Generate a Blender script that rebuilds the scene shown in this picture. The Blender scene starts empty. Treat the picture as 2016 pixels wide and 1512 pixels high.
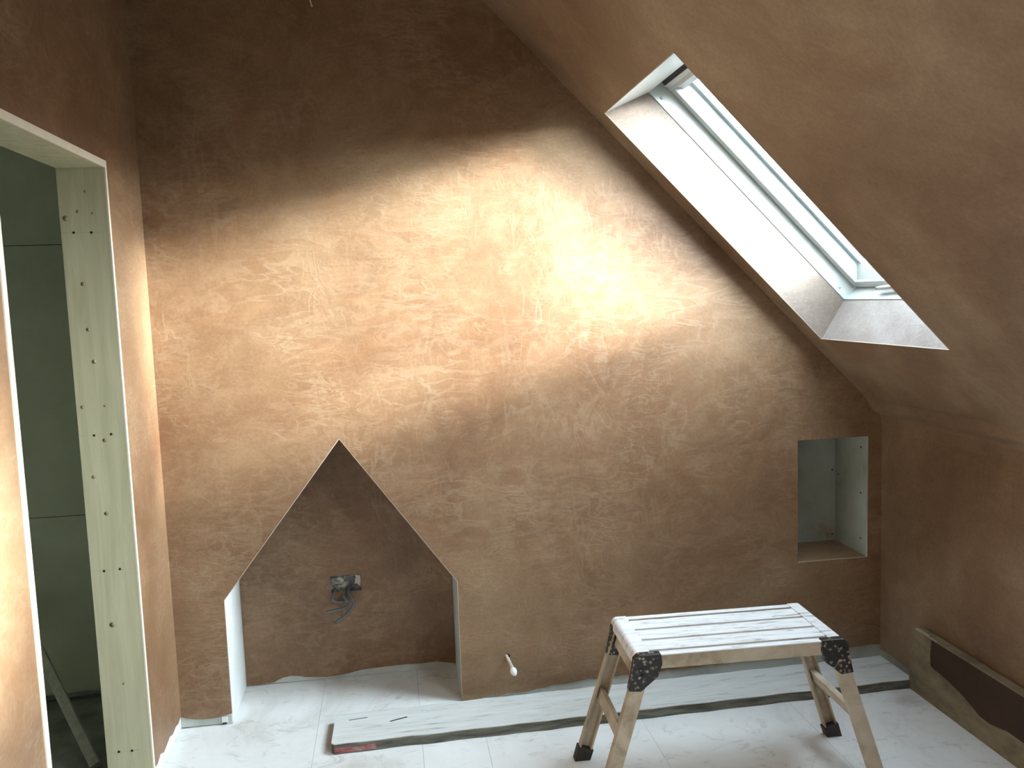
import bpy, bmesh, math, random
from mathutils import Vector, Matrix
from mathutils.geometry import tessellate_polygon

random.seed(7)
scene = bpy.context.scene
COL = scene.collection

# ------------------------------------------------------------------ camera
cam_d = bpy.data.cameras.new('camera')
cam = bpy.data.objects.new('camera', cam_d)
COL.objects.link(cam)
cam_d.sensor_width = 36.0
cam_d.lens = 1678.75 / 2016 * 36.0
cam_d.clip_start = 0.05
_r = Vector((0.98910, -0.14296, -0.03519))
_d = Vector((-0.04909, -0.09495, -0.99427))
_f = Vector((0.13880, 0.98516, -0.10093))
cam.matrix_world = Matrix(((_r.x, -_d.x, -_f.x, 0.8712), (_r.y, -_d.y, -_f.y, -3.311),
                           (_r.z, -_d.z, -_f.z, 1.62), (0, 0, 0, 1)))
scene.camera = cam

# ------------------------------------------------------------------ world: bright overcast sky over darker ground
SKY_STRENGTH = 18.0
world = bpy.data.worlds.new('overcast_sky')
scene.world = world
world.use_nodes = True
wn, wl = world.node_tree.nodes, world.node_tree.links
wn.clear()
w_out = wn.new('ShaderNodeOutputWorld'); w_bg = wn.new('ShaderNodeBackground')
w_tc = wn.new('ShaderNodeTexCoord'); w_sep = wn.new('ShaderNodeSeparateXYZ'); w_ramp = wn.new('ShaderNodeValToRGB')
w_map = wn.new('ShaderNodeMapRange')
w_map.inputs['From Min'].default_value = -1; w_map.inputs['From Max'].default_value = 1
wl.new(w_tc.outputs['Generated'], w_sep.inputs[0]); wl.new(w_sep.outputs['Z'], w_map.inputs['Value'])
wl.new(w_map.outputs[0], w_ramp.inputs[0]); wl.new(w_ramp.outputs[0], w_bg.inputs[0]); wl.new(w_bg.outputs[0], w_out.inputs[0])
cr = w_ramp.color_ramp
cr.elements[0].position = 0.0; cr.elements[0].color = (0.05, 0.05, 0.045, 1)
cr.elements[1].position = 1.0; cr.elements[1].color = (0.62, 0.74, 0.86, 1)
for pos, c in ((0.525, (0.05, 0.05, 0.045, 1)), (0.56, (0.94, 0.98, 1.0, 1)), (0.64, (0.94, 0.98, 1.0, 1)), (0.76, (0.80, 0.88, 0.95, 1))):
    e = cr.elements.new(pos); e.color = c
w_bg.inputs[1].default_value = SKY_STRENGTH
# aureole of the low hazy sun
SUN_DIR = Vector((1.0, -0.35, 0.31)).normalized()      # towards the sun
AUREOLE = 5.5
w_dot = wn.new('ShaderNodeVectorMath'); w_dot.operation = 'DOT_PRODUCT'; w_dot.inputs[1].default_value = SUN_DIR
wl.new(w_tc.outputs['Generated'], w_dot.inputs[0])
w_max = wn.new('ShaderNodeMath'); w_max.operation = 'MAXIMUM'; w_max.inputs[1].default_value = 0.0
wl.new(w_dot.outputs['Value'], w_max.inputs[0])
w_pow = wn.new('ShaderNodeMath'); w_pow.operation = 'POWER'; w_pow.inputs[1].default_value = 7.0
wl.new(w_max.outputs[0], w_pow.inputs[0])
w_mad = wn.new('ShaderNodeMath'); w_mad.operation = 'MULTIPLY_ADD'; w_mad.inputs[1].default_value = AUREOLE; w_mad.inputs[2].default_value = 1.0
wl.new(w_pow.outputs[0], w_mad.inputs[0])
w_str = wn.new('ShaderNodeMath'); w_str.operation = 'MULTIPLY'; w_str.inputs[1].default_value = SKY_STRENGTH
wl.new(w_mad.outputs[0], w_str.inputs[0]); wl.new(w_str.outputs[0], w_bg.inputs[1])

# hazy sun behind thin cloud: soft, low, shining in through the roof windows
SUN = True
if SUN:
    sd = bpy.data.lights.new('hazy_sun', 'SUN')
    sd.energy = 26.0
    sd.angle = math.radians(9)
    sd.color = (1.0, 0.98, 0.95)
    sun = bpy.data.objects.new('hazy_sun', sd)
    COL.objects.link(sun)
    sun.rotation_mode = 'QUATERNION'
    sun.rotation_quaternion = (-SUN_DIR).to_track_quat('-Z', 'Y')
    sun.location = (6, -3, 4)

vs = scene.view_settings
vs.view_transform = 'Standard'
vs.look = 'None'
vs.gamma = 1.0
vs.use_curve_mapping = False
vs.exposure = 0.1

# ------------------------------------------------------------------ measures (metres)
W = 2.91            # knee wall
ZK = 1.072          # knee wall height
TB = 1.0178
B = math.atan(TB)
NV = Vector((math.sin(B), 0, math.cos(B)))      # outward normal of the slope
SV = Vector((math.cos(B), 0, -math.sin(B)))     # down the slope
CEIL = 2.86
YB = -5.2           # wall behind the camera
XTOP = W - (CEIL - ZK) / TB

# ------------------------------------------------------------------ materials
def new_mat(name):
    m = bpy.data.materials.new(name); m.use_nodes = True
    nt = m.node_tree
    b = nt.nodes['Principled BSDF']
    return m, nt, b

def tex_noise(nt, scale, detail=4, rough=0.55, dist=0.0, vec=None):
    n = nt.nodes.new('ShaderNodeTexNoise')
    n.inputs['Scale'].default_value = scale; n.inputs['Detail'].default_value = detail
    n.inputs['Roughness'].default_value = rough; n.inputs['Distortion'].default_value = dist
    if vec is not None: nt.links.new(vec, n.inputs['Vector'])
    return n

def mapping(nt, scale=(1, 1, 1), rot=(0, 0, 0), loc=(0, 0, 0)):
    tc = nt.nodes.new('ShaderNodeTexCoord'); mp = nt.nodes.new('ShaderNodeMapping')
    mp.inputs['Scale'].default_value = scale; mp.inputs['Rotation'].default_value = rot; mp.inputs['Location'].default_value = loc
    nt.links.new(tc.outputs['Object'], mp.inputs['Vector'])
    return mp.outputs[0]

def ramp(nt, fac, stops):
    r = nt.nodes.new('ShaderNodeValToRGB')
    els = r.color_ramp.elements
    while len(els) < len(stops): els.new(0.5)
    for e, (p, c) in zip(els, stops):
        e.position = p; e.color = (*c, 1) if len(c) == 3 else c
    nt.links.new(fac, r.inputs[0])
    return r.outputs[0]

def mix(nt, fac, a, b, mode='MIX'):
    m = nt.nodes.new('ShaderNodeMix'); m.data_type = 'RGBA'; m.blend_type = mode
    for s, v in ((m.inputs[0], fac), (m.inputs[6], a), (m.inputs[7], b)):
        if hasattr(v, 'is_linked') or hasattr(v, 'links'): nt.links.new(v, s)
        elif isinstance(v, (int, float)): s.default_value = v
        else: s.default_value = (*v, 1)
    return m.outputs[2]

def bump(nt, b, h, strength=0.2, dist=0.004):
    n = nt.nodes.new('ShaderNodeBump'); n.inputs['Strength'].default_value = strength; n.inputs['Distance'].default_value = dist
    nt.links.new(h, n.inputs['Height']); nt.links.new(n.outputs[0], b.inputs['Normal'])

def plaster(name, dark=(0.172, 0.086, 0.042), mid=(0.224, 0.127, 0.066), light=(0.28, 0.180, 0.100), streak=(0.46, 0.36, 0.25), amount=1.0):
    m, nt, b = new_mat(name)
    n1 = tex_noise(nt, 1.3, 5, 0.6, 0.6, mapping(nt))
    base = ramp(nt, n1.outputs[0], ((0.3, dark), (0.5, mid), (0.72, light)))
    # trowel marks: soft curling strokes (iso-lines of a distorted noise), gated into patches
    def strokes(scale, rot, loc, width, dist, gate_scale, g0, g1):
        n = tex_noise(nt, 1.0, 2.0, 0.5, dist, mapping(nt, scale, rot, loc))
        r = ramp(nt, n.outputs[0], ((0.5 - width, (0, 0, 0)), (0.5, (1, 1, 1)), (0.5 + width * 0.6, (0, 0, 0))))
        g = tex_noise(nt, gate_scale, 5, 0.65, 0.5, mapping(nt, loc=loc))
        gr = ramp(nt, g.outputs[0], ((g0, (0, 0, 0)), (g1, (1, 1, 1))))
        return mix(nt, 1.0, r, gr, 'MULTIPLY')
    a = strokes((6, 6, 17), (0, math.radians(10), math.radians(4)), (1.3, 0, 0.7), 0.10, 1.0, 2.4, 0.42, 0.72)
    c = strokes((15, 15, 6), (0, math.radians(-32), 0), (4.1, 2, 1.7), 0.08, 0.9, 2.7, 0.46, 0.74)
    d = strokes((9, 9, 24), (math.radians(20), math.radians(38), 0), (7.1, 3, 5.7), 0.09, 1.1, 3.1, 0.45, 0.70)
    allm = mix(nt, 1.0, mix(nt, 1.0, a, c, 'ADD'), d, 'ADD')
    fac = nt.nodes.new('ShaderNodeMath'); fac.operation = 'MULTIPLY'; fac.use_clamp = True
    fac.inputs[1].default_value = 0.24 * amount
    nt.links.new(allm, fac.inputs[0])
    col = mix(nt, fac.outputs[0], base, streak)
    cl = tex_noise(nt, 4.5, 8, 0.7, 1.2, mapping(nt, (1, 1, 1.4)))
    clr = ramp(nt, cl.outputs[0], ((0.33, (0.88, 0.87, 0.86)), (0.5, (1.0, 1.0, 1.0)), (0.68, (1.15, 1.16, 1.17))))
    col = mix(nt, 1.0, col, clr, 'MULTIPLY')
    sp = tex_noise(nt, 90, 3, 0.7, 0, mapping(nt))
    spr = ramp(nt, sp.outputs[0], ((0.3, (0.86, 0.86, 0.86)), (0.7, (1.1, 1.1, 1.1))))
    col = mix(nt, 1.0, col, spr, 'MULTIPLY')
    nt.links.new(col, b.inputs['Base Color'])
    rr = ramp(nt, n1.outputs[0], ((0.3, (0.42, 0.42, 0.42)), (0.7, (0.6, 0.6, 0.6))))
    nt.links.new(rr, b.inputs['Roughness'])
    b.inputs['Specular IOR Level'].default_value = 0.45
    h = mix(nt, 0.5, allm, n1.outputs[0])
    bump(nt, b, h, 0.25, 0.004)
    return m

def mottled(name, c0, c1, c2=None, scale=6, rough=0.8, detail=6, bumps=0.15, stretch=(1, 1, 1), metallic=0.0, p=(0.3, 0.5, 0.72), dist=0.4):
    m, nt, b = new_mat(name)
    n = tex_noise(nt, scale, detail, 0.62, dist, mapping(nt, stretch))
    stops = ((p[0], c0), (p[2], c1)) if c2 is None else ((p[0], c0), (p[1], c1), (p[2], c2))
    nt.links.new(ramp(nt, n.outputs[0], stops), b.inputs['Base Color'])
    b.inputs['Roughness'].default_value = rough; b.inputs['Metallic'].default_value = metallic
    if bumps: bump(nt, b, n.outputs[0], bumps, 0.003)
    return m

def wood(name, c0, c1, knot, axis='z', rough=0.6, knots=True):
    m, nt, b = new_mat(name)
    st = {'z': (14, 14, 1.0), 'x': (1.0, 14, 14), 'y': (14, 1.0, 14)}[axis]
    n = tex_noise(nt, 2.2, 5, 0.6, 0.9, mapping(nt, st))
    col = ramp(nt, n.outputs[0], ((0.32, c0), (0.68, c1)))
    if knots:
        v = nt.nodes.new('ShaderNodeTexVoronoi'); v.inputs['Scale'].default_value = 7.0
        nt.links.new(mapping(nt, (1, 1, 1) if axis != 'z' else (1.0, 1.0, 0.8)), v.inputs['Vector'])
        k = ramp(nt, v.outputs['Distance'], ((0.05, (1, 1, 1)), (0.12, (0, 0, 0))))
        col = mix(nt, k, col, knot)
    nt.links.new(col, b.inputs['Base Color']); b.inputs['Roughness'].default_value = rough
    bump(nt, b, n.outputs[0], 0.1, 0.002)
    return m

def plain(name, c, rough=0.5, metallic=0.0, spec=0.5):
    m, nt, b = new_mat(name)
    n = tex_noise(nt, 25, 3, 0.5, 0, mapping(nt))
    nt.links.new(ramp(nt, n.outputs[0], ((0.3, tuple(x * 0.93 for x in c)), (0.7, c))), b.inputs['Base Color'])
    b.inputs['Roughness'].default_value = rough; b.inputs['Metallic'].default_value = metallic
    b.inputs['Specular IOR Level'].default_value = spec
    return m

M = {}
M['plaster'] = plaster('pink_plaster')
M['plaster_ceiling'] = plaster('pink_plaster_ceiling', (0.165, 0.098, 0.054), (0.235, 0.150, 0.090), (0.35, 0.265, 0.175), (0.46, 0.36, 0.25), 0.35)
M['plaster_reveal'] = plaster('plaster_reveal_dimmed', (0.125, 0.092, 0.072), (0.150, 0.115, 0.093), (0.18, 0.145, 0.121), (0.22, 0.185, 0.16), 0.5)  # side reveals: plaster colour darkened to hold back the sun glare
M['plaster_sill'] = plaster('plaster_sill_brightened', (0.22, 0.185, 0.165), (0.26, 0.225, 0.205), (0.31, 0.275, 0.255), (0.37, 0.34, 0.32), 0.5)  # same plaster, colour lightened so the sill looks brightly lit
M['board'] = mottled('grey_plasterboard', (0.36, 0.38, 0.35), (0.48, 0.50, 0.46), (0.55, 0.56, 0.52), 5, 0.85)
M['board_white'] = mottled('white_board', (0.66, 0.68, 0.66), (0.80, 0.82, 0.80), None, 5, 0.7)
M['board_recess'] = mottled('grey_board_rust_marks', (0.36, 0.24, 0.15), (0.42, 0.46, 0.40), (0.50, 0.54, 0.48), 7, 0.8, p=(0.28, 0.4, 0.7))
M['board_dark'] = mottled('landing_board', (0.50, 0.52, 0.40), (0.62, 0.64, 0.50), None, 4, 0.9)
M['bead'] = plain('pale_bead', (0.46, 0.38, 0.30), 0.6)
M['pine'] = wood('pine_lining', (0.47, 0.44, 0.28), (0.60, 0.56, 0.38), (0.26, 0.19, 0.09), knots=False)
M['knot'] = mottled('pine_knot', (0.16, 0.11, 0.05), (0.34, 0.28, 0.16), None, 60, 0.6)
M['pine_edge'] = plain('pale_plaster_edge', (0.80, 0.72, 0.58), 0.6)
M['white_paint'] = plain('white_lacquer', (0.46, 0.49, 0.48), 0.35)
M['dark_gap'] = plain('dark_gap', (0.02, 0.02, 0.02), 0.8)
M['gasket'] = plain('grey_gasket', (0.35, 0.45, 0.50), 0.5)
M['chrome'] = plain('satin_metal', (0.75, 0.76, 0.78), 0.25, 1.0)
M['black_rubber'] = mottled('black_rubber', (0.015, 0.014, 0.013), (0.05, 0.045, 0.04), None, 30, 0.7)
M['hole'] = plain('screw_hole_dark', (0.01, 0.008, 0.006), 0.9)

def floor_mat():
    m, nt, b = new_mat('dusty_white_floor')
    n1 = tex_noise(nt, 1.6, 6, 0.65, 0.8, mapping(nt))
    base = ramp(nt, n1.outputs[0], ((0.30, (0.56, 0.54, 0.50)), (0.46, (0.74, 0.75, 0.74)), (0.7, (0.82, 0.84, 0.83))))
    n2 = tex_noise(nt, 7, 9, 0.8, 1.2, mapping(nt, (1, 1.5, 1)))
    sc = ramp(nt, n2.outputs[0], ((0.54, (0, 0, 0)), (0.80, (1, 1, 1))))
    col = mix(nt, sc, base, (0.30, 0.285, 0.25))
    nt.links.new(col, b.inputs['Base Color']); b.inputs['Roughness'].default_value = 0.7
    bump(nt, b, n2.outputs[0], 0.12, 0.002)
    return m
M['floor'] = floor_mat()

def dusty_plank(name):
    m, nt, b = new_mat(name)
    n = tex_noise(nt, 2.0, 6, 0.7, 1.2, mapping(nt, (2.0, 22, 10)))
    col = ramp(nt, n.outputs[0], ((0.30, (0.30, 0.29, 0.26)), (0.42, (0.60, 0.62, 0.60)), (0.7, (0.72, 0.75, 0.74))))
    nt.links.new(col, b.inputs['Base Color']); b.inputs['Roughness'].default_value = 0.75
    bump(nt, b, n.outputs[0], 0.2, 0.003)
    return m
M['plank_top'] = dusty_plank('dusty_plank_top')
M['plank_side'] = mottled('weathered_plank_edge', (0.045, 0.045, 0.036), (0.13, 0.125, 0.10), (0.26, 0.25, 0.21), 3.0, 0.85, 6, 0.3, (2, 8, 14))
M['plank_red'] = mottled('worn_red_paint', (0.10, 0.05, 0.045), (0.30, 0.09, 0.09), (0.35, 0.25, 0.23), 30, 0.7)
M['board_right'] = mottled('dusty_brown_board', (0.13, 0.10, 0.06), (0.22, 0.18, 0.11), (0.27, 0.23, 0.15), 5, 0.85, 6, 0.2, (1, 1.5, 4))
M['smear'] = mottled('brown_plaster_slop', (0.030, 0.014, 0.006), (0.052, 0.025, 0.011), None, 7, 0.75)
M['slat'] = mottled('dusted_aluminium', (0.22, 0.19, 0.16), (0.70, 0.70, 0.69), (0.82, 0.83, 0.84), 2.6, 0.6, 9, 0.25, (3.0, 26, 10), p=(0.32, 0.41, 0.52), dist=1.0)
M['slat_under'] = M['slat']
M['alu'] = mottled('plaster_stained_aluminium', (0.30, 0.225, 0.145), (0.50, 0.42, 0.31), (0.62, 0.57, 0.47), 9, 0.6, 6, 0.12)
def splat_mat():
    m, nt, b = new_mat('black_plastic_with_plaster_splats')
    v = nt.nodes.new('ShaderNodeTexVoronoi'); v.inputs['Scale'].default_value = 75
    nz = tex_noise(nt, 30, 3, 0.6, 0, mapping(nt))
    vec = nt.nodes.new('ShaderNodeVectorMath'); vec.operation = 'ADD'
    sc = nt.nodes.new('ShaderNodeVectorMath'); sc.operation = 'SCALE'; sc.inputs['Scale'].default_value = 0.012
    nt.links.new(nz.outputs['Color'], sc.inputs[0]); nt.links.new(mapping(nt), vec.inputs[0]); nt.links.new(sc.outputs[0], vec.inputs[1])
    nt.links.new(vec.outputs[0], v.inputs['Vector'])
    k = ramp(nt, v.outputs['Distance'], ((0.22, (1, 1, 1)), (0.48, (0, 0, 0))))
    g = tex_noise(nt, 45, 2, 0.5, 0, mapping(nt))
    gr = ramp(nt, g.outputs[0], ((0.40, (0, 0, 0)), (0.56, (1, 1, 1))))
    col = mix(nt, mix(nt, 1.0, k, gr, 'MULTIPLY'), (0.018, 0.016, 0.015), (0.42, 0.34, 0.25))
    nt.links.new(col, b.inputs['Base Color']); b.inputs['Roughness'].default_value = 0.45
    return m
M['splat'] = splat_mat()
M['galv'] = mottled('splattered_galvanised_steel', (0.06, 0.06, 0.055), (0.16, 0.165, 0.16), (0.55, 0.52, 0.42), 24, 0.5, 5, 0.3, p=(0.35, 0.5, 0.62))
M['cable'] = mottled('grey_pvc_cable', (0.10, 0.115, 0.13), (0.20, 0.22, 0.24), None, 40, 0.35, 4, 0.05)
M['white_plastic'] = plain('white_plastic', (0.85, 0.86, 0.86), 0.35)
M['tape'] = mottled('plastered_white_pipe', (0.50, 0.38, 0.30), (0.80, 0.76, 0.72), None, 60, 0.6)
M['old_timber'] = mottled('grey_timber', (0.34, 0.33, 0.27), (0.55, 0.53, 0.46), None, 6, 0.85, 5, 0.2, (6, 6, 1))
M['landing_floor'] = mottled('dusty_dark_floor', (0.16, 0.16, 0.14), (0.34, 0.34, 0.30), None, 6, 0.9)

def glass_mat():
    m = bpy.data.materials.new('window_glass'); m.use_nodes = True
    nt = m.node_tree; nt.nodes.clear()
    o = nt.nodes.new('ShaderNodeOutputMaterial'); t = nt.nodes.new('ShaderNodeBsdfTransparent'); g = nt.nodes.new('ShaderNodeBsdfGlossy')
    t.inputs[0].default_value = (0.95, 0.98, 0.98, 1); g.inputs['Roughness'].default_value = 0.02
    mx = nt.nodes.new('ShaderNodeMixShader'); mx.inputs[0].default_value = 0.05
    nt.links.new(t.outputs[0], mx.inputs[1]); nt.links.new(g.outputs[0], mx.inputs[2]); nt.links.new(mx.outputs[0], o.inputs[0])
    return m
M['glass'] = glass_mat()

# ------------------------------------------------------------------ mesh helpers
def link(name, verts, faces, mat, parent=None, smooth=False):
    me = bpy.data.meshes.new(name)
    me.from_pydata([tuple(v) for v in verts], [], faces)
    bm = bmesh.new(); bm.from_mesh(me)
    bmesh.ops.recalc_face_normals(bm, faces=bm.faces)
    bm.to_mesh(me); bm.free()
    if smooth:
        for p in me.polygons: p.use_smooth = True
    me.materials.append(M[mat] if isinstance(mat, str) else mat)
    o = bpy.data.objects.new(name, me)
    COL.objects.link(o)
    if parent is not None: o.parent = parent
    return o

def struct(o):
    o['kind'] = 'structure'
    return o

def tag(o, label, cat, group=None):
    o['label'] = label; o['category'] = cat
    if group: o['group'] = group
    return o

def empty(name, loc=(0, 0, 0), rz=0.0):
    o = bpy.data.objects.new(name, None); COL.objects.link(o)
    o.location = loc; o.rotation_euler = (0, 0, rz); o.empty_display_size = 0.1
    return o

def slab_data(outer, holes, org, e1, e2, nv, t0, t1):
    org, e1, e2, nv = Vector(org), Vector(e1), Vector(e2), Vector(nv)
    loops = [outer] + list(holes)
    tri = tessellate_polygon([[Vector((a, b, 0)) for a, b in lp] for lp in loops])
    flat = [q for lp in loops for q in lp]
    n = len(flat)
    V = [org + e1 * a + e2 * b + nv * t0 for a, b in flat] + [org + e1 * a + e2 * b + nv * t1 for a, b in flat]
    F = [tuple(t) for t in tri] + [tuple(i + n for i in reversed(t)) for t in tri]
    k = 0
    for lp in loops:
        m = len(lp)
        for i in range(m):
            j = (i + 1) % m
            F.append((k + i, k + j, k + j + n, k + i + n))
        k += m
    return V, F

def slab(name, mat, outer, holes=(), org=(0, 0, 0), e1=(1, 0, 0), e2=(0, 0, 1), nv=(0, 1, 0), t0=0.0, t1=0.02, parent=None):
    V, F = slab_data(outer, holes, org, e1, e2, nv, t0, t1)
    return link(name, V, F, mat, parent)

def box_data(lo, hi):
    x0, y0, z0 = lo; x1, y1, z1 = hi
    V = [(x0, y0, z0), (x1, y0, z0), (x1, y1, z0), (x0, y1, z0), (x0, y0, z1), (x1, y0, z1), (x1, y1, z1), (x0, y1, z1)]
    F = [(0, 1, 2, 3), (4, 5, 6, 7), (0, 1, 5, 4), (1, 2, 6, 5), (2, 3, 7, 6), (3, 0, 4, 7)]
    return V, F

def box(name, mat, lo, hi, parent=None, bevel=0.0, seg=2, mat4=None):
    V, F = box_data(lo, hi)
    me = bpy.data.meshes.new(name); me.from_pydata(V, [], F)
    bm = bmesh.new(); bm.from_mesh(me)
    bmesh.ops.recalc_face_normals(bm, faces=bm.faces)
    if bevel: bmesh.ops.bevel(bm, geom=list(bm.edges), offset=bevel, segments=seg, affect='EDGES', profile=0.5)
    if mat4 is not None: bmesh.ops.transform(bm, matrix=mat4, verts=bm.verts)
    bm.to_mesh(me); bm.free()
    me.materials.append(M[mat])
    o = bpy.data.objects.new(name, me); COL.objects.link(o)
    if parent is not None: o.parent = parent
    return o

def bevel_obj(o, w, seg=2):
    bm = bmesh.new(); bm.from_mesh(o.data)
    bmesh.ops.remove_doubles(bm, verts=bm.verts, dist=1e-5)
    bmesh.ops.dissolve_limit(bm, angle_limit=0.01, verts=bm.verts, edges=bm.edges)
    bmesh.ops.bevel(bm, geom=list(bm.edges), offset=w, segments=seg, affect='EDGES', profile=0.5)
    bm.to_mesh(o.data); bm.free()
    return o

def tube(name, mat, pts, rad, parent=None, n=10, smooth_steps=6, radii=None):
    P = [Vector(p) for p in pts]
    if smooth_steps > 1 and len(P) > 2:
        Q, RR = [], []
        for i in range(len(P) - 1):
            p0 = P[max(i - 1, 0)]; p1 = P[i]; p2 = P[i + 1]; p3 = P[min(i + 2, len(P) - 1)]
            for s in range(smooth_steps):
                t = s / smooth_steps
                Q.append(0.5 * ((2 * p1) + (p2 - p0) * t + (2 * p0 - 5 * p1 + 4 * p2 - p3) * t * t + (3 * p1 - p0 - 3 * p2 + p3) * t ** 3))
                if radii: RR.append(radii[i] * (1 - t) + radii[i + 1] * t)
        Q.append(P[-1])
        if radii: RR.append(radii[-1]); radii = RR
        P = Q
    V, F = [], []
    up = Vector((0.13, 0.21, 0.97)).normalized()
    for i, q in enumerate(P):
        d = (P[min(i + 1, len(P) - 1)] - P[max(i - 1, 0)]).normalized()
        a = d.cross(up)
        if a.length < 1e-3: a = d.cross(Vector((1, 0, 0)))
        a.normalize(); b = d.cross(a)
        r = radii[i] if radii else rad
        for k in range(n):
            th = 2 * math.pi * k / n
            V.append(q + a * r * math.cos(th) + b * r * math.sin(th))
    for i in range(len(P) - 1):
        for k in range(n):
            F.append((i * n + k, i * n + (k + 1) % n, (i + 1) * n + (k + 1) % n, (i + 1) * n + k))
    F.append(tuple(range(n))); F.append(tuple(range((len(P) - 1) * n, len(P) * n)))
    return link(name, V, F, mat, parent, smooth=n > 6)

def bar(name, mat, a, b, w=0.003, parent=None):
    """thin square bead from a to b"""
    return tube(name, mat, [a, b], w, parent, n=4, smooth_steps=1)

# ================================================================== SETTING
# ---------------- floor: sheets with joints, on a dark sub-base
fl = struct(box('floor', 'dark_gap', (-0.07, YB - 0.2, -0.10), (W + 0.15, 0.50, -0.012)))
xs = [-0.07, 0.523, 0.916, 1.151, 1.75, 2.35, W + 0.15]
for i in range(len(xs) - 1):
    g = 0.0005
    ys = [YB - 0.2, -3.1 - 0.3 * (i % 2), -1.05 - 0.25 * (i % 3), 0.50]
    for j in range(3):
        box('floor_panel', 'floor', (xs[i] + g, ys[j] + g, -0.012), (xs[i + 1] - g, ys[j + 1] - g, 0.0), fl)

# ---------------- back wall (plasterboard, with a plaster coat that stops short of the floor)
NX0, NX1, ND, NZ, PX, PZ = 0.190, 1.089, 0.326, 0.50, 0.657, 1.102
RX0, RX1, RZ0, RZ1, RD = 2.532, 2.845, 0.462, 0.985, 0.265
slope_z = lambda x: min(CEIL + 0.03, ZK + TB * (W - x) + 0.03)
top_line = [(W + 0.02, slope_z(W + 0.02)), (XTOP, CEIL + 0.03), (-0.14, CEIL + 0.03)]
rec_hole = [(RX0, RZ0), (RX0, RZ1), (RX1, RZ1), (RX1, RZ0)]
outer = [(-0.14, 0.006), (NX0 - 0.004, 0.006), (NX0 - 0.004, NZ + 0.002), (PX, PZ + 0.006), (NX1 + 0.004, NZ + 0.002), (NX1 + 0.004, 0.006), (W + 0.02, 0.006)] + top_line
rec_big = [(RX0 - 0.003, RZ0 - 0.003), (RX0 - 0.003, RZ1 + 0.003), (RX1 + 0.003, RZ1 + 0.003), (RX1 + 0.003, RZ0 - 0.003)]
wall_back = struct(slab('wall_back', 'board', outer, [rec_big], (0, 0.004, 0), t0=0, t1=0.05))
wob = lambda a: random.uniform(-a, a)
bottom_r = []
anchor = [(1.10, 0.003), (1.228, 0.010), (1.36, 0.016), (1.466, 0.031), (1.616, 0.04), (1.768, 0.04), (2.2, 0.050), (2.6, 0.059), (2.764, 0.066), (2.906, 0.068)]
for (x0, z0), (x1, z1) in zip(anchor[:-1], anchor[1:]):
    n = max(2, int((x1 - x0) / 0.035))
    for k in range(n):
        t = k / n
        bottom_r.append((x0 + (x1 - x0) * t, max(0.003, z0 + (z1 - z0) * t + wob(0.004))))
bottom_r.append((W + 0.015, 0.067))
bottom_l = [(-0.004, 0.050), (0.02, 0.042), (0.05, 0.036), (0.08, 0.033), (0.12, 0.033), (0.147, 0.036), (0.17, 0.042), (NX0, 0.046)]
coat_outer = bottom_l + [(NX0, NZ), (PX, PZ), (NX1, NZ), (NX1, 0.003)] + bottom_r + [(W + 0.015, slope_z(W + 0.015)), (XTOP, CEIL + 0.03), (-0.004, CEIL + 0.03)]
slab('plaster_coat', 'plaster', coat_outer, [rec_hole], t0=0, t1=0.0039, parent=wall_back)
# gable niche: back board + coat, sides, soffits
box_hole = [(0.566, 0.384), (0.566, 0.457), (0.697, 0.457), (0.697, 0.384)]
nb_out = [(NX0 - 0.02, 0.004), (NX1 + 0.02, 0.004), (NX1 + 0.02, NZ + 0.02), (PX, PZ + 0.06), (NX0 - 0.02, NZ + 0.02)]
slab('niche_back', 'board', nb_out, [box_hole], (0, ND + 0.004, 0), t0=0, t1=0.05, parent=wall_back)
nb = [(0.192, 0.008), (0.24, 0.006), (0.306, 0.010), (0.325, 0.020), (0.345, 0.028), (0.382, 0.032), (0.41, 0.028), (0.435, 0.021), (0.48, 0.016), (0.531, 0.012),
      (0.58, 0.014), (0.629, 0.021), (0.68, 0.030), (0.739, 0.033), (0.80, 0.034), (0.872, 0.036), (0.94, 0.033), (1.005, 0.036), (1.05, 0.026), (NX1 - 0.002, 0.018)]
slab('niche_plaster_coat', 'plaster', nb + [(NX1 - 0.002, NZ), (PX, PZ - 0.003), (NX0 + 0.002, NZ)], [box_hole], (0, ND, 0), t0=0, t1=0.0039, parent=wall_back)
box('niche_side', 'board_white', (NX0 - 0.03, 0.0041, 0.003), (NX0, ND + 0.02, NZ + 0.01), wall_back)
box('niche_side', 'board', (NX1, 0.0041, 0.003), (NX1 + 0.03, ND + 0.02, NZ + 0.01), wall_back)
slab('niche_soffit', 'plaster', [(NX0 - 0.03, NZ), (NX0, NZ), (PX, PZ), (PX, PZ + 0.05)], (), (0, 0.006, 0), t0=0, t1=ND + 0.02, parent=wall_back)
slab('niche_soffit', 'plaster', [(NX1, NZ), (NX1 + 0.03, NZ), (PX, PZ + 0.05), (PX, PZ)], (), (0, 0.006, 0), t0=0, t1=ND + 0.02, parent=wall_back)
for a, b in (((NX0, NZ), (PX, PZ)), ((PX, PZ), (NX1, NZ)), ((NX0, 0.05), (NX0, NZ)), ((NX1, 0.01), (NX1, NZ))):
    bar('angle_bead', 'bead', (a[0], 0.001, a[1]), (b[0], 0.001, b[1]), 0.0016, wall_back)
# exposed bead end at the foot of the left pier
box('bead_end', 'board_white', (0.150, -0.001, 0.010), (0.172, 0.004, 0.034), wall_back)
box('bead_gap', 'hole', (0.152, -0.0012, 0.006), (0.168, 0.004, 0.012), wall_back)
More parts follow.
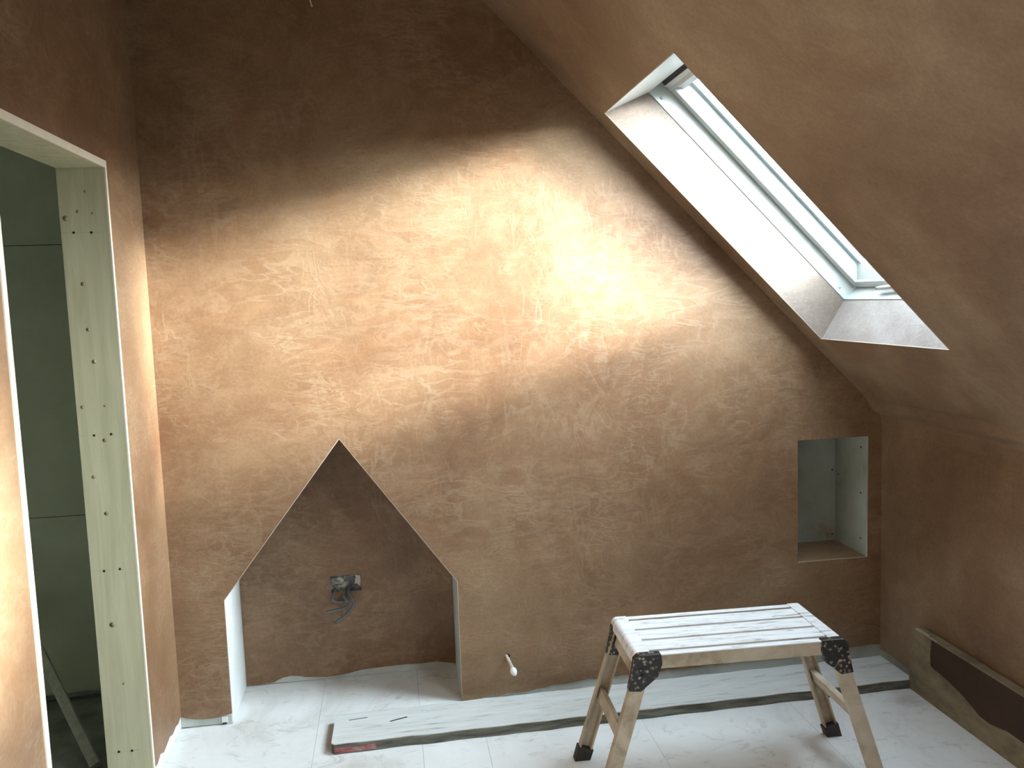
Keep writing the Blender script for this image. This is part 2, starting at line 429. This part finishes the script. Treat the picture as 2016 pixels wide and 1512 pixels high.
# little square recess beside the knee wall
box('recess_back', 'board_recess', (RX0 - 0.02, RD, RZ0 - 0.02), (RX1 + 0.03, RD + 0.02, RZ1 + 0.02), wall_back)
box('recess_side', 'board_recess', (RX1, 0.0041, RZ0 - 0.02), (RX1 + 0.02, RD, RZ1 + 0.02), wall_back)
box('recess_side', 'board_recess', (RX0 - 0.02, 0.0041, RZ0 - 0.02), (RX0, RD, RZ1 + 0.02), wall_back)
box('recess_top', 'board_recess', (RX0, 0.0041, RZ1), (RX1, RD, RZ1 + 0.02), wall_back)
box('recess_sill', 'plaster', (RX0, 0.0041, RZ0 - 0.02), (RX1, RD, RZ0), wall_back)
bar('angle_bead', 'board', (RX1, 0.001, RZ0), (RX1, 0.001, RZ1), 0.0035, wall_back)
bar('angle_bead', 'bead', (RX0, 0.001, RZ0), (RX1, 0.001, RZ0), 0.002, wall_back)
def disc(name, mat, c, nrm, r, parent, t=0.0015, n=12):
    c = Vector(c); nrm = Vector(nrm).normalized()
    return tube(name, mat, [c - nrm * 0.004, c + nrm * t], r, parent, n=n, smooth_steps=1)
for zz in (0.93, 0.73, 0.53):
    disc('screw', 'hole', (RX1, 0.05, zz), (-1, 0, 0), 0.0035, wall_back)
disc('screw', 'hole', (RX1, 0.235, 0.775), (-1, 0, 0), 0.003, wall_back)
disc('screw', 'hole', (RX1 - 0.014, RD, 0.79), (0, -1, 0), 0.0035, wall_back)
disc('screw', 'hole', (RX1 - 0.014, RD, 0.49), (0, -1, 0), 0.0035, wall_back)
disc('filler_patch', 'old_timber', (2.60, RD, 0.60), (0, -1, 0), 0.016, wall_back, 0.001, 16)

# ---------------- left wall with doorway
DY0, DY1, DZ = -0.396, -1.188, 2.076
LT = 0.145
lw_out = [(-YB * -1 - 0.2, 0.004), (DY1 - 0.03, 0.004), (DY1 - 0.03, DZ + 0.03), (DY0 + 0.03, DZ + 0.03), (DY0 + 0.03, 0.004), (0.02, 0.004), (0.02, CEIL + 0.03), (YB - 0.2, CEIL + 0.03)]
wall_left = struct(slab('wall_left', 'board_white', lw_out, (), (-0.004, 0, 0), (0, 1, 0), (0, 0, 1), (-1, 0, 0), 0, LT - 0.008))
def base_edge(y0, y1, h, a, step=0.05):
    n = max(2, int(abs(y1 - y0) / step)); return [(y0 + (y1 - y0) * i / n, h + wob(a)) for i in range(n + 1)]
lw_coat = [(YB - 0.1, 0.04), (DY1 - 0.012, 0.04), (DY1 - 0.012, DZ + 0.022), (DY0 + 0.012, DZ + 0.022)] + base_edge(DY0 + 0.012, -0.0, 0.055, 0.010, 0.04) + [(0.0, CEIL + 0.02), (YB - 0.1, CEIL + 0.02)]
slab('plaster_coat', 'plaster', lw_coat, (), (0, 0, 0), (0, 1, 0), (0, 0, 1), (-1, 0, 0), 0, 0.0039, wall_left)
# door lining
door = struct(empty('door_1', (0, DY0, 0)))
def dchild(o):
    o.parent = door; o.matrix_parent_inverse = Matrix.Translation((0, -DY0, 0)); return o
jamb_r = dchild(box('door_jamb', 'pine', (-LT, DY0, 0.0), (-0.001, DY0 + 0.029, DZ + 0.029)))
jamb_l = dchild(box('door_jamb', 'pine', (-LT, DY1 - 0.029, 0.0), (-0.001, DY1, DZ + 0.029)))
head = dchild(box('door_head', 'pine', (-LT, DY1, DZ), (-0.001, DY0, DZ + 0.029)))
dchild(box('lining_edge', 'pine_edge', (-0.001, DY0 - 0.0005, 0.0), (0.0035, DY0 + 0.014, DZ + 0.022)))
dchild(box('lining_edge', 'pine_edge', (-0.001, DY1 - 0.022, 0.0), (0.0035, DY1 + 0.0005, DZ + 0.022)))
dchild(box('lining_edge', 'pine_edge', (-0.001, DY1, DZ - 0.0005), (0.0035, DY0, DZ + 0.022)))
for hx, hz in ((-0.107, 1.874), (-0.054, 1.873), (-0.098, 1.221), (-0.045, 1.222), (-0.103, 0.767), (-0.053, 0.770), (-0.105, 0.138), (-0.063, 0.137)):
    dchild(disc('screw_hole', 'hole', (hx, DY0, hz), (0, -1, 0), 0.0042, None, 0.0006, 14))
for k, (hx, hz) in enumerate(((-0.09, 1.94), (-0.046, 1.933), (-0.093, 1.711), (-0.089, 1.565), (-0.079, 1.461), (-0.128, 1.919), (-0.063, 2.002), (-0.127, 1.315),
                              (-0.058, 1.316), (-0.067, 1.203), (-0.111, 1.084), (-0.081, 0.96), (-0.092, 0.582), (-0.072, 0.375))):
    dchild(disc('knot', 'knot', (hx, DY0, hz), (0, -1, 0), (0.0055, 0.004, 0.0065, 0.006, 0.007, 0.009, 0.004)[k % 7], None, 0.0003, 14))
for hz in (1.8735, 1.2215, 0.7685, 0.1375):
    dchild(box('pencil_line', 'old_timber', (-LT + 0.002, DY0 - 0.0004, hz - 0.0006), (-0.006, DY0 + 0.001, hz + 0.0006)))

# ---------------- landing beyond the doorway
struct(box('floor_landing', 'landing_floor', (-1.9, -2.6, -0.10), (-0.071, 0.45, -0.001)))
wl_b = struct(box('wall_landing', 'dark_gap', (-1.9, 0.398, -0.10), (-0.10, 0.45, 2.9)))
for z0, z1 in ((0.0, 0.782), (0.785, 1.894), (1.897, 2.60)):
    box('plasterboard_panel', 'board_dark', (-1.86, 0.385, z0), (-0.145, 0.398, z1), wl_b)
struct(box('wall_landing_side', 'board_dark', (-1.95, -2.6, -0.1), (-1.86, 0.45, 2.9)))
struct(box('wall_landing_end', 'board_dark', (-1.95, -2.7, -0.1), (-0.145, -2.6, 2.9)))
struct(box('ceiling_landing', 'board_dark', (-1.95, -2.7, 2.6), (-0.146, 0.45, 2.9)))
struct(box('wall_landing_return', 'board_dark', (-0.145, 0.03, -0.1), (-0.10, 0.45, 2.9)))

# ---------------- knee wall, end wall, ceilings
kw_out = [(YB - 0.2, 0.004), (0.03, 0.004), (0.03, ZK + 0.02), (YB - 0.2, ZK + 0.02)]
wall_right = struct(slab('wall_right', 'board', kw_out, (), (W + 0.004, 0, 0), (0, 1, 0), (0, 0, 1), (1, 0, 0), 0, 0.06))
slab('plaster_coat', 'plaster_ceiling', [(YB, 0.05), (-0.9, 0.05)] + base_edge(-0.85, 0.0, 0.046, 0.005) + [(0.0, ZK + 0.01), (YB, ZK + 0.01)], (), (W, 0, 0), (0, 1, 0), (0, 0, 1), (1, 0, 0), 0, 0.0039, wall_right)
struct(box('wall_behind', 'plaster', (-0.15, YB - 0.12, 0.0), (W + 0.1, YB, CEIL + 0.1)))

# rooflight openings in the slope. (u = distance down the slope from the flat ceiling, v = -y)
O = Vector((XTOP, 0, CEIL))
U_of_x = lambda x: (x - XTOP) / math.cos(B)
U0, U1 = U_of_x(1.708), U_of_x(2.576)
V0, V1 = 0.115, 0.905
V0b, V1b = 2.06, 2.85
V0c, V1c = 3.65, 4.44
UEND = U_of_x(W + 0.02)
hole = lambda v0, v1: [(U0 - 0.002, v0 - 0.002), (U0 - 0.002, v1 + 0.002), (U1 + 0.002, v1 + 0.002), (U1 + 0.002, v0 - 0.002)]
ceil_slope = struct(slab('ceiling_slope', 'plaster_ceiling', [(-0.02, -0.03), (-0.02, -YB + 0.1), (UEND, -YB + 0.1), (UEND, -0.03)], [hole(V0, V1), hole(V0b, V1b), hole(V0c, V1c)],
                         O, SV, (0, -1, 0), NV, 0, 0.02))
struct(box('ceiling_flat', 'plaster_ceiling', (-0.15, YB - 0.1, CEIL), (XTOP + 0.03, 0.05, CEIL + 0.05)))
# plaster built out along the crease between slope and knee wall
Vc, Fc = [], []
prof = []
CR = Vector((W, 0, ZK))
for t in range(13):
    s = t / 12
    # start on the slope 0.11 above the crease, end on the knee wall 0.05 below it
    if s < 0.7:
        d = 0.11 * (1 - s / 0.7)
        prof.append(CR - SV * d - NV * (0.0005 + 0.010 * math.sin(math.pi * s / 0.7) ** 2 + 0.006 * (s / 0.7)))
    else:
        q = (s - 0.7) / 0.3
        prof.append(CR + Vector((-0.006 * (1 - q) - 0.0005, 0, -0.06 * q - 0.006 * (1 - q))))
NYC = 60
for j in range(NYC + 1):
    yy = 0.0 + (YB - 0.0) * (j / NYC) ** 1.8
    k = 0.6 + 0.4 * math.sin(yy * 2.3 + 0.8)
    for pnt in prof:
        Vc.append((pnt.x, yy, pnt.z))
for j in range(NYC):
    for i in range(len(prof) - 1):
        a = j * len(prof) + i
        Fc.append((a, a + 1, a + 1 + len(prof), a + len(prof)))
link('crease_plaster', Vc, Fc, 'plaster_ceiling', ceil_slope, smooth=True)

# ---------------- rooflights
def P(u, v, n): return O + SV * u + Vector((0, -v, 0)) + NV * n
def quad_slab(name, mat, pts, off, parent):
    """pts: 4 points; off: vector for thickness"""
    V = [Vector(p) for p in pts] + [Vector(p) + Vector(off) for p in pts]
    F = [(0, 1, 2, 3), (7, 6, 5, 4)] + [(i, (i + 1) % 4, 4 + (i + 1) % 4, 4 + i) for i in range(4)]
    return link(name, V, F, mat, parent)
def ubox(name, mat, u0, u1, v0, v1, n0, n1, parent, bevel=0.0):
    V = [P(u, v, n) for n in (n0, n1) for (u, v) in ((u0, v0), (u1, v0), (u1, v1), (u0, v1))]
    F = [(0, 1, 2, 3), (4, 5, 6, 7), (0, 1, 5, 4), (1, 2, 6, 5), (2, 3, 7, 6), (3, 0, 4, 7)]
    o = link(name, V, F, mat, parent)
    if bevel: bevel_obj(o, bevel, 2)
    return o
def rooflight(name, v0, v1, portal=True):
    w = struct(bpy.data.objects.new(name, None)); COL.objects.link(w)
    NF = 0.176                                 # inner face of the window frame
    ut = (Vector((1.885, 0, 2.375)) - O).dot(SV)     # frame opening, top
    ub = (Vector((2.668, 0, 1.5605)) - O).dot(SV)    # frame opening, bottom
    E0 = 0.001
    # reveals
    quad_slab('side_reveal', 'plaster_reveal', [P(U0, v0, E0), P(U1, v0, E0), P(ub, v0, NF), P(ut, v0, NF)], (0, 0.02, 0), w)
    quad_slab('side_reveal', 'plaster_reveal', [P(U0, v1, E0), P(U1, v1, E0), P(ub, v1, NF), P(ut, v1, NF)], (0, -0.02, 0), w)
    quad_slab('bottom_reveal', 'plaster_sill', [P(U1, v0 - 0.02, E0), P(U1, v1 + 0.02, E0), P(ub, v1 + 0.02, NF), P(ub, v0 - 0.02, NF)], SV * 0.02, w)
    quad_slab('top_reveal', 'white_paint', [P(U0, v0 - 0.02, E0), P(U0, v1 + 0.02, E0), P(ut, v1 + 0.02, NF), P(ut, v0 - 0.02, NF)], -SV * 0.02, w)
    for a, b in (((U0, v0), (U1, v0)), ((U1, v0), (U1, v1)), ((U0, v0), (U0, v1)), ((U0, v1), (U1, v1))):
        bar('angle_bead', 'bead', P(a[0], a[1], -0.0005), P(b[0], b[1], -0.0005), 0.0018, w)
    # fixed frame
    fr = 0.075
    n1 = NF + 0.062; n2 = n1 + 0.062; n3 = n2 + 0.02
    for (a, b, c, d) in ((ut - fr, ub + fr, v0 - fr, v0 + 0.001), (ut - fr, ub + fr, v1 - 0.001, v1 + fr), (ut - fr, ut - 0.0, v0, v1), (ub, ub + fr, v0, v1)):
        ubox('frame', 'white_paint', a, b, c, d, NF + 0.001, n3, w)
    # thin dark joint line between reveal and frame
    for (a, b, c, d) in ((ut, ub, v0 - 0.001, v0 + 0.003), (ub - 0.003, ub + 0.001, v0, v1)):
        ubox('frame_joint', 'gasket', a, b, c, d, NF - 0.001, NF + 0.0015, w)
    # sash
    sr = 0.042
    st = ut + 0.06; sb = ub - 0.035
    ubox('sash_rail', 'white_paint', st, sb + 0.03, v0 + 0.003, v0 + sr, n1, n3, w, 0.003)
    ubox('sash_rail', 'white_paint', st, sb + 0.03, v1 - sr, v1 - 0.003, n1, n3, w, 0.003)
    # bottom rail with a splayed inner face
    V = [P(u, v, n) for v in (v0 + sr, v1 - sr) for (u, n) in ((sb, n1), (sb + 0.03, n1), (sb + 0.03, n3), (sb - 0.045, n3), (sb - 0.045, n2), (sb, n1 + 0.012))]
    link('sash_rail', V, [tuple(range(6)), tuple(range(6, 12))] + [(i, (i + 1) % 6, 6 + (i + 1) % 6, 6 + i) for i in range(6)], 'white_paint', w)
    # top: ventilation slot and flap
    ubox('vent_slot', 'dark_gap', ut + 0.004, ut + 0.026, v0 + 0.03, v1 - 0.03, n1 - 0.012, n1 + 0.006, w)
    ubox('sash_rail', 'white_paint', ut, st, v0 + 0.003, v1 - 0.003, n1, n3, w)
    V = [P(u, v, n) for v in (v0 + 0.02, v1 - 0.02) for (u, n) in ((ut + 0.026, n1 - 0.014), (ut + 0.085, n1 + 0.03), (ut + 0.085, n2), (ut + 0.026, n2))]
    link('vent_flap', V, [(0, 1, 2, 3), (4, 5, 6, 7)] + [(i, (i + 1) % 4, 4 + (i + 1) % 4, 4 + i) for i in range(4)], 'white_paint', w)
    # glazing bead, pane
    for (a, b, c, d) in ((st, sb - 0.04, v0 + sr, v0 + sr + 0.022), (st, sb - 0.04, v1 - sr - 0.022, v1 - sr)):
        ubox('glazing_bead', 'gasket', a, b, c, d, n2 - 0.002, n2 + 0.008, w)
    ubox('pane', 'glass', st, sb, v0 + sr - 0.005, v1 - sr + 0.005, n2 + 0.004, n2 + 0.008, w)
    # screw caps in the frame sides
    for uu in (ut + 0.05, ub - 0.05):
        c = P(uu, v0 + 0.001, NF + 0.02)
        disc('screw_cap', 'gasket', c, (0, -1, 0), 0.006, w, 0.001)
    # handle on the bottom rail
    c = P(sb + 0.012, v0 + 0.36, n1 - 0.02); e1 = P(sb + 0.012, v0 + 0.22, n1 - 0.028); e2 = P(sb + 0.012, v0 + 0.50, n1 - 0.028)
    tube('handle', 'chrome', [e1, c, e2], 0.010, w, n=10, smooth_steps=5)
    tube('handle_post', 'chrome', [P(sb + 0.012, v0 + 0.36, n1 + 0.002), c], 0.012, w, n=10, smooth_steps=1)
    if portal:
        ld = bpy.data.lights.new('sky_portal', 'AREA'); ld.shape = 'RECTANGLE'
        ld.size = v1 - v0; ld.size_y = ub - ut + 0.1; ld.cycles.is_portal = True
        lo = bpy.data.objects.new('sky_portal', ld); COL.objects.link(lo)
        m = Matrix((Vector((0, -1, 0)), SV, NV)).transposed()
        # light shines along local -Z: into the room
        lo.matrix_world = Matrix.Translation(P((ut + ub) / 2, (v0 + v1) / 2, n3 + 0.03)) @ m.to_4x4()
    return w
rooflight('window_1', V0, V1)
rooflight('fill_window_2', V0b, V1b)  # unseen rooflight behind the camera, added to light camera-facing surfaces
rooflight('fill_window_3', V0c, V1c)  # another unseen rooflight, added for more fill from behind


# ================================================================== THINGS
# ---------------- work platform
def make_platform():
    t = empty('work_platform', (1.923, -0.691, 0), math.radians(-1.8))
    tag(t, 'plaster-splashed folding aluminium work platform with slatted top standing on the dusty floor', 'step stool')
    H = 0.500; L = 0.345; D = 0.163
    # end bars with rounded backs
    for s in (-1, 1):
        pts = []
        r = 0.020
        prof = [(0.0, 0.0), (0.036, 0.0)]
        for k in range(8):
            a = math.pi / 2 * k / 7
            prof.insert(0, (-0.016 - 0.0 - r * 0 + (-(r) * math.sin(a)) * 0.9, -r + r * math.cos(a)))
        prof = prof[::1]
        # polygon in (x inward, z down from the top)
        poly = [(0.052, 0.003), (0.052, -0.042), (0.004, -0.042), (0.0, -0.036), (0.0, -0.018)]
        for k in range(1, 7):
            a = math.pi / 2 * k / 6
            poly.append((0.018 - 0.018 * math.cos(a), -0.018 + 0.021 * math.sin(a)))
        V = []
        for yy in (-D, D):
            for (px, pz) in poly: V.append((s * (L - px), yy, H + pz))
        n = len(poly)
        F = [tuple(range(n)), tuple(range(n, 2 * n))] + [(i, (i + 1) % n, n + (i + 1) % n, n + i) for i in range(n)]
        link('end_bar', V, F, 'slat', t)
    xi = L - 0.050
    for yy in (-1, 1):
        y0, y1 = (-D, -D + 0.026) if yy < 0 else (D - 0.026, D)
        box('rail', 'alu', (-xi, y0, H - 0.046), (xi, y1, H - 0.003), t, 0.002)
        box('rail_cap', 'slat', (-xi, y0, H - 0.003), (xi, y1, H), t)
    # three broad slats with a shallow groove each
    gap = 0.014; inner = 2 * (D - 0.026); sw = (inner - 4 * gap) / 3
    y = -D + 0.026 + gap
    for k in range(3):
        poly = [(0, 0), (sw * 0.46, 0), (sw * 0.5, -0.0025), (sw * 0.54, 0), (sw, 0), (sw, -0.018), (0, -0.018)]
        V = [(x, y + a, H + b) for x in (-xi, xi) for a, b in poly]
        n = len(poly)
        link('slat', V, [tuple(range(n)), tuple(range(n, 2 * n))] + [(i, (i + 1) % n, n + (i + 1) % n, n + i) for i in range(n)], 'slat', t)
        y += sw + gap
    # leg frames: legs splay outwards along the length
    zt = H - 0.030
    for s in (-1, 1):
        top = Vector((s * (L - 0.030), 0, zt)); bot = Vector((s * (L + 0.118), 0, 0.0))
        ax = (top - bot).normalized()
        side = Vector((0, 1, 0)).cross(ax) * (1 if s < 0 else 1)
        side = Vector((ax.z, 0, -ax.x))          # in the end plane, across the leg
        ln = (top - bot).length
        for q in (-1, 1):
            yc0 = q * (D + 0.010); yc1 = q * (D - 0.014)
            foot_c = bot + Vector((0, yc0 - q * 0.013, 0)); head_c = top + Vector((0, yc1 - 0, 0))
            a2 = (head_c - foot_c); l2 = a2.length; a2.normalize()
            yv = a2.cross(side).normalized()
            def cprof(p0, p1):
                # C-section: web faces outwards (end), flanges inwards
                w, d, th = 0.046, 0.026, 0.004
                poly = [(-w / 2, -d / 2), (w / 2, -d / 2), (w / 2, d / 2), (w / 2 - th * 1.5, d / 2), (w / 2 - th * 1.5, -d / 2 + th), (-w / 2 + th * 1.5, -d / 2 + th), (-w / 2 + th * 1.5, d / 2), (-w / 2, d / 2)]
                V = []
                for pp in (p0, p1):
                    for (a, b) in poly: V.append(pp + side * a + Vector((0, q, 0)) * (-b))
                n = len(poly)
                return V, [tuple(range(n)), tuple(range(n, 2 * n))] + [(i, (i + 1) % n, n + (i + 1) % n, n + i) for i in range(n)]
            V, F = cprof(foot_c + a2 * 0.02, head_c)
            leg = link('leg', V, F, 'alu', t)
            # rubber foot
            V = []
            for pp, g in ((foot_c + Vector((0, 0, 0)), 1.10), (foot_c + a2 * 0.045, 1.06)):
                for a, b in ((-0.026, -0.016), (0.026, -0.016), (0.026, 0.016), (-0.026, 0.016)):
                    v = pp + side * a * g + Vector((0, b * g, 0))
                    if pp == foot_c: v.z = 0.0
                    V.append(v)
            link('rubber_foot', V, [(0, 1, 2, 3), (4, 5, 6, 7), (0, 1, 5, 4), (1, 2, 6, 5), (2, 3, 7, 6), (3, 0, 4, 7)], 'black_rubber', leg)
        # crossbar between the legs, and the hinge bar under the top
        for zz, w, th in ((0.235, 0.040, 0.018), (0.425, 0.030, 0.016)):
            c = bot + ax * (zz / ax.z)
            V = []
            for yy in (-D + 0.0, D - 0.0):
                for a, b in ((-th / 2, -w / 2), (th / 2, -w / 2), (th / 2, w / 2), (-th / 2, w / 2)):
                    V.append(c + Vector((0, yy, 0)) + side * a + ax * b)
            link('crossbar' if zz < 0.3 else 'hinge_bar', V, [(0, 1, 2, 3), (4, 5, 6, 7), (0, 1, 5, 4), (1, 2, 6, 5), (2, 3, 7, 6), (3, 0, 4, 7)], 'alu', t)
    # black corner brackets
    for s in (-1, 1):
        for q in (-1, 1):
            poly = [(0.010, 0.004), (0.078, 0.004), (0.082, -0.028), (0.068, -0.066), (0.016, -0.108), (-0.022, -0.104), (-0.006, -0.030), (-0.004, -0.010)]
            if q > 0: poly = [(a, b - 0.012) for a, b in poly]
            V = [(s * (L - a * 1.06), yy, H + b * 1.06) for yy in (q * (D + 0.005), q * (D - 0.024)) for a, b in poly]
            n = len(poly)
            o = link('corner_bracket', V, [tuple(range(n)), tuple(range(n, 2 * n))] + [(i, (i + 1) % n, n + (i + 1) % n, n + i) for i in range(n)], 'splat', t)
            bevel_obj(o, 0.004, 2)
            o['label'] = 'black plastic corner bracket speckled with plaster'
            if q < 0:
                for k in range(3):
                    a, b = random.uniform(0.015, 0.055), random.uniform(-0.07, -0.012)
                    tube('rivet', 'splat', [(s * (L - a), q * (D + 0.003), H + b), (s * (L - a), q * (D + 0.009), H + b)], 0.006, o, n=8, smooth_steps=1)
    return t
make_platform()

# ---------------- scaffold plank lying along the wall
pl = empty('scaffold_plank', (1.735, -0.178, 0), math.radians(0.9))
tag(pl, 'long dust-whitened timber plank lying flat on the floor along the plastered wall', 'plank')
hl = 1.150
n = 40
def edge_w(i, ph): return 0.0025 * math.sin(i * 1.7 + ph) + random.uniform(-0.0012, 0.0012)
fe = [(-hl + 2 * hl * i / n, -0.115 + edge_w(i, 0)) for i in range(n + 1)]
be = [(hl - 2 * hl * i / n, 0.115 + edge_w(i, 2)) for i in range(n + 1)]
be[-1] = (-hl + 0.008, 0.112); fe[0] = (-hl, -0.108)
fe[0] = (-hl + 0.002, -0.104); fe.insert(1, (-hl + 0.012, -0.115))
body = slab('plank_core', 'plank_side', fe + be, (), (0, 0, 0.0005), (1, 0, 0), (0, 1, 0), (0, 0, 1), 0, 0.0345, pl)
topl = [(x, y + 0.0015) for x, y in fe] + [(x, y - 0.0015) for x, y in be]
slab('dusty_face', 'plank_top', topl, (), (0, 0, 0.035), (1, 0, 0), (0, 1, 0), (0, 0, 1), 0, 0.003, pl)['label'] = 'white dusted upper face of the plank'
red = [(-hl + 0.013, 0.004), (-hl + 0.16, 0.006), (-hl + 0.165, 0.030), (-hl + 0.10, 0.020), (-hl + 0.04, 0.022), (-hl + 0.013, 0.027)]
slab('red_paint', 'plank_red', red, (), (0, -0.1185, 0), (1, 0, 0), (0, 0, 1), (0, 1, 0), 0, 0.005, pl)['label'] = 'worn red painted end'
# a nail lying in a split of the plank face
tube('nail', 'hole', [(-0.935, 0.010, 0.0392), (-0.870, 0.030, 0.0392)], 0.0018, pl, n=6, smooth_steps=1)
tube('nail', 'hole', [(-1.09, 0.055, 0.0384), (-1.02, 0.062, 0.0384)], 0.0014, pl, n=6, smooth_steps=1)

# ---------------- board standing on edge against the knee wall
rb = empty('timber_board', (2.887, -0.262, 0))
tag(rb, 'brown dusty timber board standing on edge against the low right-hand wall', 'board')
y0 = -0.262
bpoly = [(0.012, 0.0), (-0.045, 0.262)] 
topw = [(-0.045 - 0.06 * i, 0.262 + random.uniform(-0.002, 0.002)) for i in range(1, 45)]
bp = [(-0.002, 0.0), (-0.040, 0.261)] + topw + [(-2.7, 0.0)]
slab('board_body', 'board_right', bp, (), (-0.017, 0, 0.0005), (0, 1, 0), (0, 0, 1), (1, 0, 0), 0, 0.034, rb)
sm = [(-0.150, 0.256), (-0.143, 0.20), (-0.147, 0.150), (-0.19, 0.146), (-0.235, 0.140), (-0.29, 0.130), (-0.345, 0.118), (-0.385, 0.103), (-0.424, 0.088),
      (-0.476, 0.086), (-0.53, 0.096), (-0.562, 0.103), (-0.634, 0.102), (-0.75, 0.09), (-0.95, 0.11), (-1.3, 0.07), (-1.6, 0.10), (-1.62, 0.256)]
slab('plaster_smear', 'smear', sm, (), (-0.0185, 0, 0), (0, 1, 0), (0, 0, 1), (1, 0, 0), 0, 0.003, rb)['label'] = 'dark brown plaster slopped over the board face'
slab('pale_edge', 'bead', [(-0.045, 0.259), (-0.18, 0.259), (-0.18, 0.264), (-0.045, 0.264)], (), (-0.0178, 0, 0), (0, 1, 0), (0, 0, 1), (1, 0, 0), 0, 0.012, rb)

# ---------------- socket back box in the niche with its cables
sb_ = empty('socket_back_box', (0.6315, ND, 0.384))
tag(sb_, 'plaster-splattered metal socket box sunk in the back of the gable niche', 'socket box')
def boxw(lo, hi, name='box_wall', mat='galv'):
    o = box(name, mat, lo, hi, None); o.parent = sb_; o.matrix_parent_inverse = Matrix.Translation((-0.6315, -ND, -0.384)); return o
bx0, bx1, bz0, bz1 = 0.567, 0.696, 0.385, 0.456
boxw((bx0, ND + 0.028, bz0), (bx1, ND + 0.030, bz1), 'box_back')
boxw((bx0, ND - 0.002, bz0), (bx0 + 0.0015, ND + 0.03, bz1))
boxw((bx1 - 0.0015, ND - 0.002, bz0), (bx1, ND + 0.03, bz1))
boxw((bx0, ND - 0.002, bz0), (bx1, ND + 0.03, bz0 + 0.0015))
boxw((bx0, ND - 0.002, bz1 - 0.0015), (bx1, ND + 0.03, bz1))
o = slab('plaster_blob', 'bead', [(bx1 - 0.002, bz0 + 0.018), (bx1 - 0.002, bz1 - 0.001), (bx1 - 0.026, bz1 - 0.001), (bx1 - 0.021, bz1 - 0.013), (bx1 - 0.026, bz1 - 0.024), (bx1 - 0.028, bz0 + 0.030), (bx1 - 0.018, bz0 + 0.034), (bx1 - 0.012, bz0 + 0.024)], (), (0, ND + 0.002, 0), t0=0, t1=0.008)
o.parent = sb_; o.matrix_parent_inverse = Matrix.Translation((-0.6315, -ND, -0.384))
boxw((bx0 + 0.004, ND + 0.006, bz0 + 0.034), (bx0 + 0.055, ND + 0.028, bz1 - 0.008), 'plaster_blob', 'galv')
for cx, cz in ((0.622, 0.42), (0.655, 0.40), (0.60, 0.41)):
    o = disc('knockout', 'galv', (cx, ND + 0.028, cz), (0, -1, 0), 0.010, None, 0.003, 12); o.parent = sb_; o.matrix_parent_inverse = Matrix.Translation((-0.6315, -ND, -0.384))
def cable(pts, r, label):
    o = tube('cable', 'cable', pts, r, None, n=8, smooth_steps=7)
    tag(o, label, 'cable')
    return o
yb = ND
cable([(0.645, yb + 0.020, 0.400), (0.640, yb - 0.012, 0.388), (0.652, yb - 0.030, 0.372), (0.663, yb - 0.040, 0.345), (0.652, yb - 0.045, 0.322), (0.620, yb - 0.046, 0.290), (0.580, yb - 0.050, 0.268)], 0.0065,
      'grey electric cable bending down to the lowest cut end under the socket box')
cable([(0.585, yb + 0.020, 0.395), (0.578, yb - 0.012, 0.378), (0.574, yb - 0.016, 0.358), (0.596, yb - 0.016, 0.346), (0.632, yb - 0.014, 0.350)], 0.0065,
      'short grey cable looping to the right below the socket box')
cable([(0.630, yb + 0.020, 0.392), (0.622, yb - 0.030, 0.378), (0.640, yb - 0.050, 0.352), (0.626, yb - 0.066, 0.338), (0.585, yb - 0.066, 0.330), (0.547, yb - 0.060, 0.322)], 0.006,
      'thin grey cable whose cut end points left under the socket box')

# ---------------- capped pipe stub low on the wall
ps = empty('pipe_stub', (1.277, 0.0, 0.171))
tag(ps, 'small white bulb-ended pipe stub poking out of the plastered wall above the plank', 'pipe stub')
def pchild(o): o.parent = ps; o.matrix_parent_inverse = Matrix.Translation((-1.277, 0, -0.171)); return o
a = Vector((1.274, 0.012, 0.176)); b = Vector((1.290, -0.070, 0.148))
pts, rad = [], []
for i in range(13):
    t = i / 12
    pts.append(a.lerp(b, t)); rad.append(0.0062 + (0.0016 if i % 3 == 1 else 0.0))
pchild(tube('stem', 'tape', pts, 0.006, None, n=12, smooth_steps=2, radii=rad))
dr = (b - a).normalized(); pts = []; rad = []
for i in range(12):
    t = i / 11
    pts.append(b + dr * (-0.004 + 0.036 * t) + Vector((0, 0, -0.006 * t))); rad.append(max(0.0015, 0.0135 * math.sin(math.pi * (0.12 + 0.88 * t)) ** 0.6))
pchild(tube('bulb_cap', 'white_plastic', pts, 0.01, None, n=16, smooth_steps=2, radii=rad))
pchild(disc('wall_hole', 'hole', (1.281, 0.0, 0.172), (0, -1, 0), 0.010, None, 0.0006, 14))

# ---------------- wire end hanging from the ceiling
wr = tube('ceiling_wire', 'white_plastic', [(0.632, -0.02, CEIL), (0.634, -0.021, 2.80), (0.641, -0.022, 2.735), (0.650, -0.024, 2.695)], 0.0022, None, n=6, smooth_steps=5)
tag(wr, 'thin pale wire end hanging at the top of the dark plastered wall', 'wire')

# ---------------- landing things
bt = tube('timber_batten', 'old_timber', [(-0.240, -0.235, 0.012), (-0.720, 0.360, 0.470)], 0.024, None, n=4, smooth_steps=1)
tag(bt, 'grey timber batten leaning against the landing wall behind the doorway', 'timber batten')
pc = tube('floor_cable', 'cable', [(-1.2, 0.372, 0.012), (-0.75, 0.370, 0.014), (-0.55, 0.365, 0.016), (-0.47, 0.355, 0.026), (-0.40, 0.36, 0.022), (-0.20, 0.365, 0.012)], 0.010, None, n=8, smooth_steps=5)
tag(pc, 'dark cable lying along the foot of the landing wall', 'cable')
